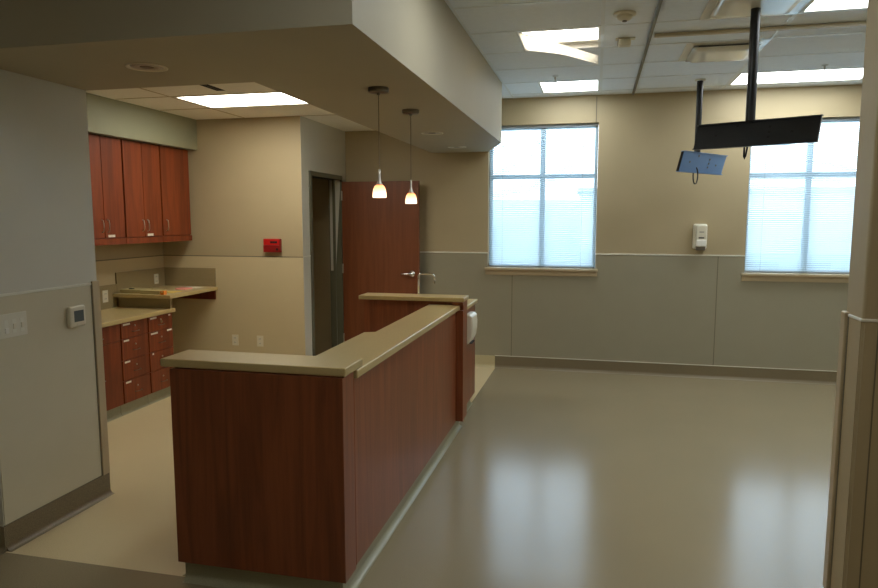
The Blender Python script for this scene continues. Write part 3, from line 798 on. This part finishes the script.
t = thing('thermostat', 'white thermostat with a grey screen on the left wall', 'thermostat', (XL+.005,3.27,1.155))
obj('case', bx(XL+.0055,XL+.034,3.208,3.332,1.094,1.216), 'white', t, bevel=.012, seg=4)
obj('screen', bx(XL+.034,XL+.0352,3.238,3.312,1.125,1.19), 'lcd', t, bevel=.0005)
obj('button', bx(XL+.034,XL+.0355,3.26,3.29,1.104,1.112), 'plate', t)

t = thing('light_switch', 'four-gang light switch plate on the left wall', 'light switch', (XL+.005,2.86,1.17))
obj('cover_plate', bx(XL+.0053,XL+.0135,2.722,2.930,1.108,1.232), 'plate', t, bevel=.002)
for i, yy in enumerate((2.745, 2.80, 2.848, 2.898)):
    s_ = obj('switch_frame', bx(XL+.0136,XL+.0145,yy-.012,yy+.012,1.13,1.20), 'cap', t)
    if i == 1: obj('rocker', bx(XL+.0146,XL+.020,yy-.010,yy+.010,1.133,1.160), 'white2', s_, bevel=.001)
    else: obj('rocker', bx(XL+.0146,XL+.019,yy-.008,yy+.008,1.150,1.178), 'white', s_, bevel=.001)

t = thing('alarm_panel', 'red alarm box with a small dark display on the kitchen end wall', 'alarm', (-3.25,YK,1.44))
y = YK-.0005
obj('upper_housing', bx(-3.345,-3.160,y-.035,y,1.448,1.512), 'red', t, bevel=.003)
obj('lower_housing', bx(-3.345,-3.160,y-.040,y,1.376,1.446), 'red_d', t, bevel=.003)
obj('display', bx(-3.268,-3.19,y-.0365,y-.035,1.467,1.488), 'dark', t)
obj('key_button', MB().lathe([(0,0),(.012,0),(.012,-.004),(0,-.005)], (-3.19,y-.040,1.405), 16, 'Y'), 'dark', t)
obj('side_cover', bx(-3.166,-3.158,y-.0405,y,1.376,1.512), 'red_d', t)

t = thing('soap_dispenser', 'white soap dispenser on the far wall between the windows', 'dispenser', (1.07,YF,1.39))
yy = YF-.0005
obj('back_shell', bx(1.004,1.146,yy-.05,yy,1.398,1.664), 'white', t, bevel=.02, seg=4)
obj('front_cover', bx(1.018,1.140,yy-.105,yy-.045,1.43,1.66), 'white', t, bevel=.025, seg=5)
obj('push_bar', bx(1.030,1.132,yy-.112,yy-.06,1.425,1.50), 'white2', t, bevel=.012, seg=3)
obj('level_window', bx(1.052,1.106,yy-.1075,yy-.1045,1.512,1.524), 'dark', t)
obj('emblem', bx(1.058,1.104,yy-.1072,yy-.1045,1.575,1.583), 'grey_pl', t)
obj('nozzle', bx(1.035,1.125,yy-.09,yy-.02,1.385,1.43), 'grey_pl', t, bevel=.004)

# ------------------------------------------------------------------ ceiling-hung screen mounts (empty trays)
def mount(px, py, ca, cb, ztop, zbot, mat, label, pole_bot, tilt, armz, loop):
    """ca/cb: plan ends of the tray plate"""
    t = thing('ceiling_mount', label, 'screen mount', (px,py,ZC), group='screen mounts hanging from the ceiling')
    obj('ceiling_collar', MB().lathe([(0,-.005),(.05,-.005),(.05,-.014),(.042,-.018),(0,-.018)], (px,py,ZC), 24), 'white', t)
    r = .029
    obj('pole', MB().lathe([(0,pole_bot-ZC),(r,pole_bot-ZC),(r,-.018),(0,-.018)], (px,py,ZC), 20), 'black', t, smooth=False)
    A, B_ = Vector((*ca,0)), Vector((*cb,0)); d = (B_-A).normalized(); n = Vector((d.y,-d.x,0))   # n points to the camera side
    L = (B_-A).length; h = ztop-zbot
    def W(u, v, w):   # along, up (0..1), out towards the viewer
        return A + d*u + n*(w - tilt*(1-v)) + Vector((0,0,zbot+h*v))
    def plate(u0,u1,v0,v1,w0,w1):
        vs = [W(u,v,w) for u in (u0,u1) for v in (v0,v1) for w in (w0,w1)]
        return MB().add(vs, [(0,1,3,2),(4,6,7,5),(0,4,5,1),(2,3,7,6),(0,2,6,4),(1,5,7,3)])
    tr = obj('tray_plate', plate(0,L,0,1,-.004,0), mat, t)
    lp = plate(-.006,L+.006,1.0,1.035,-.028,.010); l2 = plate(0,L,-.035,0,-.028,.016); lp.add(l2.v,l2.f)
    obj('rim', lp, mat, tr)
    obj('end_flange', plate(0,.004,0,1,-.028,-.004), 'black', tr); obj('end_flange', plate(L-.004,L,0,1,-.028,-.004), 'black', tr)
    # raised centre bracket with bolts
    obj('mount_bracket', plate(L*.45,L*.55,.02,.98,-.03,-.0045), 'black', tr)
    bl = MB()
    for (u,v) in ((.18,.5),(.62,.30),(.62,.5),(.62,.72),(.80,.45),(.35,.85)):
        b0 = plate(L*u-.008,L*u+.008,v-.045,v+.045,.0004,.004); bl.add(b0.v,b0.f)
    obj('bolt_heads', bl, 'dark' if mat=='black' else 'grey_pl', tr)
    # arm from the pole to the tray
    C_ = W(L*.5,.5,-.035)
    obj('arm', MB().tube([(px,py,armz),(px*.6+C_.x*.4,py*.6+C_.y*.4,armz),(C_.x,C_.y,C_.z)], .018, 10), 'black', t, smooth=True)
    obj('pole_clamp', MB().lathe([(0,-.04),(.038,-.04),(.038,.04),(0,.04)], (px,py,armz), 20), 'black', t)
    obj('cable', MB().tube(loop, .006, 8), 'black', t, smooth=True)
    return t
mount(.930, 4.66, (.611,4.569), (1.227,4.272), 2.300, 2.150, 'black',
      'large black empty screen mount tray on the nearer ceiling pole', 2.20, -.08, 2.27,
      [(.92,4.64,2.23),(.915,4.62,2.18),(.905,4.62,2.11),(.90,4.62,2.095),(.895,4.62,2.11),(.90,4.64,2.20)])
lp_ = [(.90,6.62,2.22)] + [(.858+.02*math.sin(a), 6.48, 2.105+.075*math.cos(a)) for a in [k*PI/8 for k in range(0,17)]]
mount(.935, 7.0, (.728,6.24), (1.174,6.835), 2.30, 2.135, 'blue_sheen',
      'smaller-looking screen mount tray with a blue reflection painted in, on the farther ceiling pole', 2.24, .045, 2.27, lp_)

# ------------------------------------------------------------------ sky
w = bpy.data.worlds.new('World'); SC.world = w; w.use_nodes = True
nt = w.node_tree; bg = nt.nodes['Background']
tc = nt.nodes.new('ShaderNodeTexCoord'); sx = nt.nodes.new('ShaderNodeSeparateXYZ')
nt.links.new(tc.outputs['Generated'], sx.inputs[0])
r = nt.nodes.new('ShaderNodeValToRGB')
r.color_ramp.elements[0].position = 0; r.color_ramp.elements[0].color = (.95,.98,1,1)
r.color_ramp.elements[1].position = .7; r.color_ramp.elements[1].color = (.62,.80,1,1)
nt.links.new(sx.outputs['Z'], r.inputs['Fac']); nt.links.new(r.outputs['Color'], bg.inputs['Color'])
bg.inputs['Strength'].default_value = 4.8

# ------------------------------------------------------------------ camera
cam = bpy.data.cameras.new('camera'); co = bpy.data.objects.new('camera', cam); COL.objects.link(co)
co.location = (0,0,H); co.rotation_euler = (PI/2-.1121, 0, .2297)
cam.sensor_width = 36; cam.lens = 669.29/878*36; cam.clip_start = .05; cam.clip_end = 400
SC.camera = co
SC.view_settings.view_transform = 'Standard'; SC.view_settings.look = 'None'
SC.view_settings.gamma = 1; SC.view_settings.exposure = .76; SC.view_settings.use_curve_mapping = False
SC.cycles.use_denoising = True
SC.cycles.max_bounces = 10; SC.cycles.diffuse_bounces = 6; SC.cycles.transparent_max_bounces = 16
SC.cycles.sample_clamp_indirect = 6
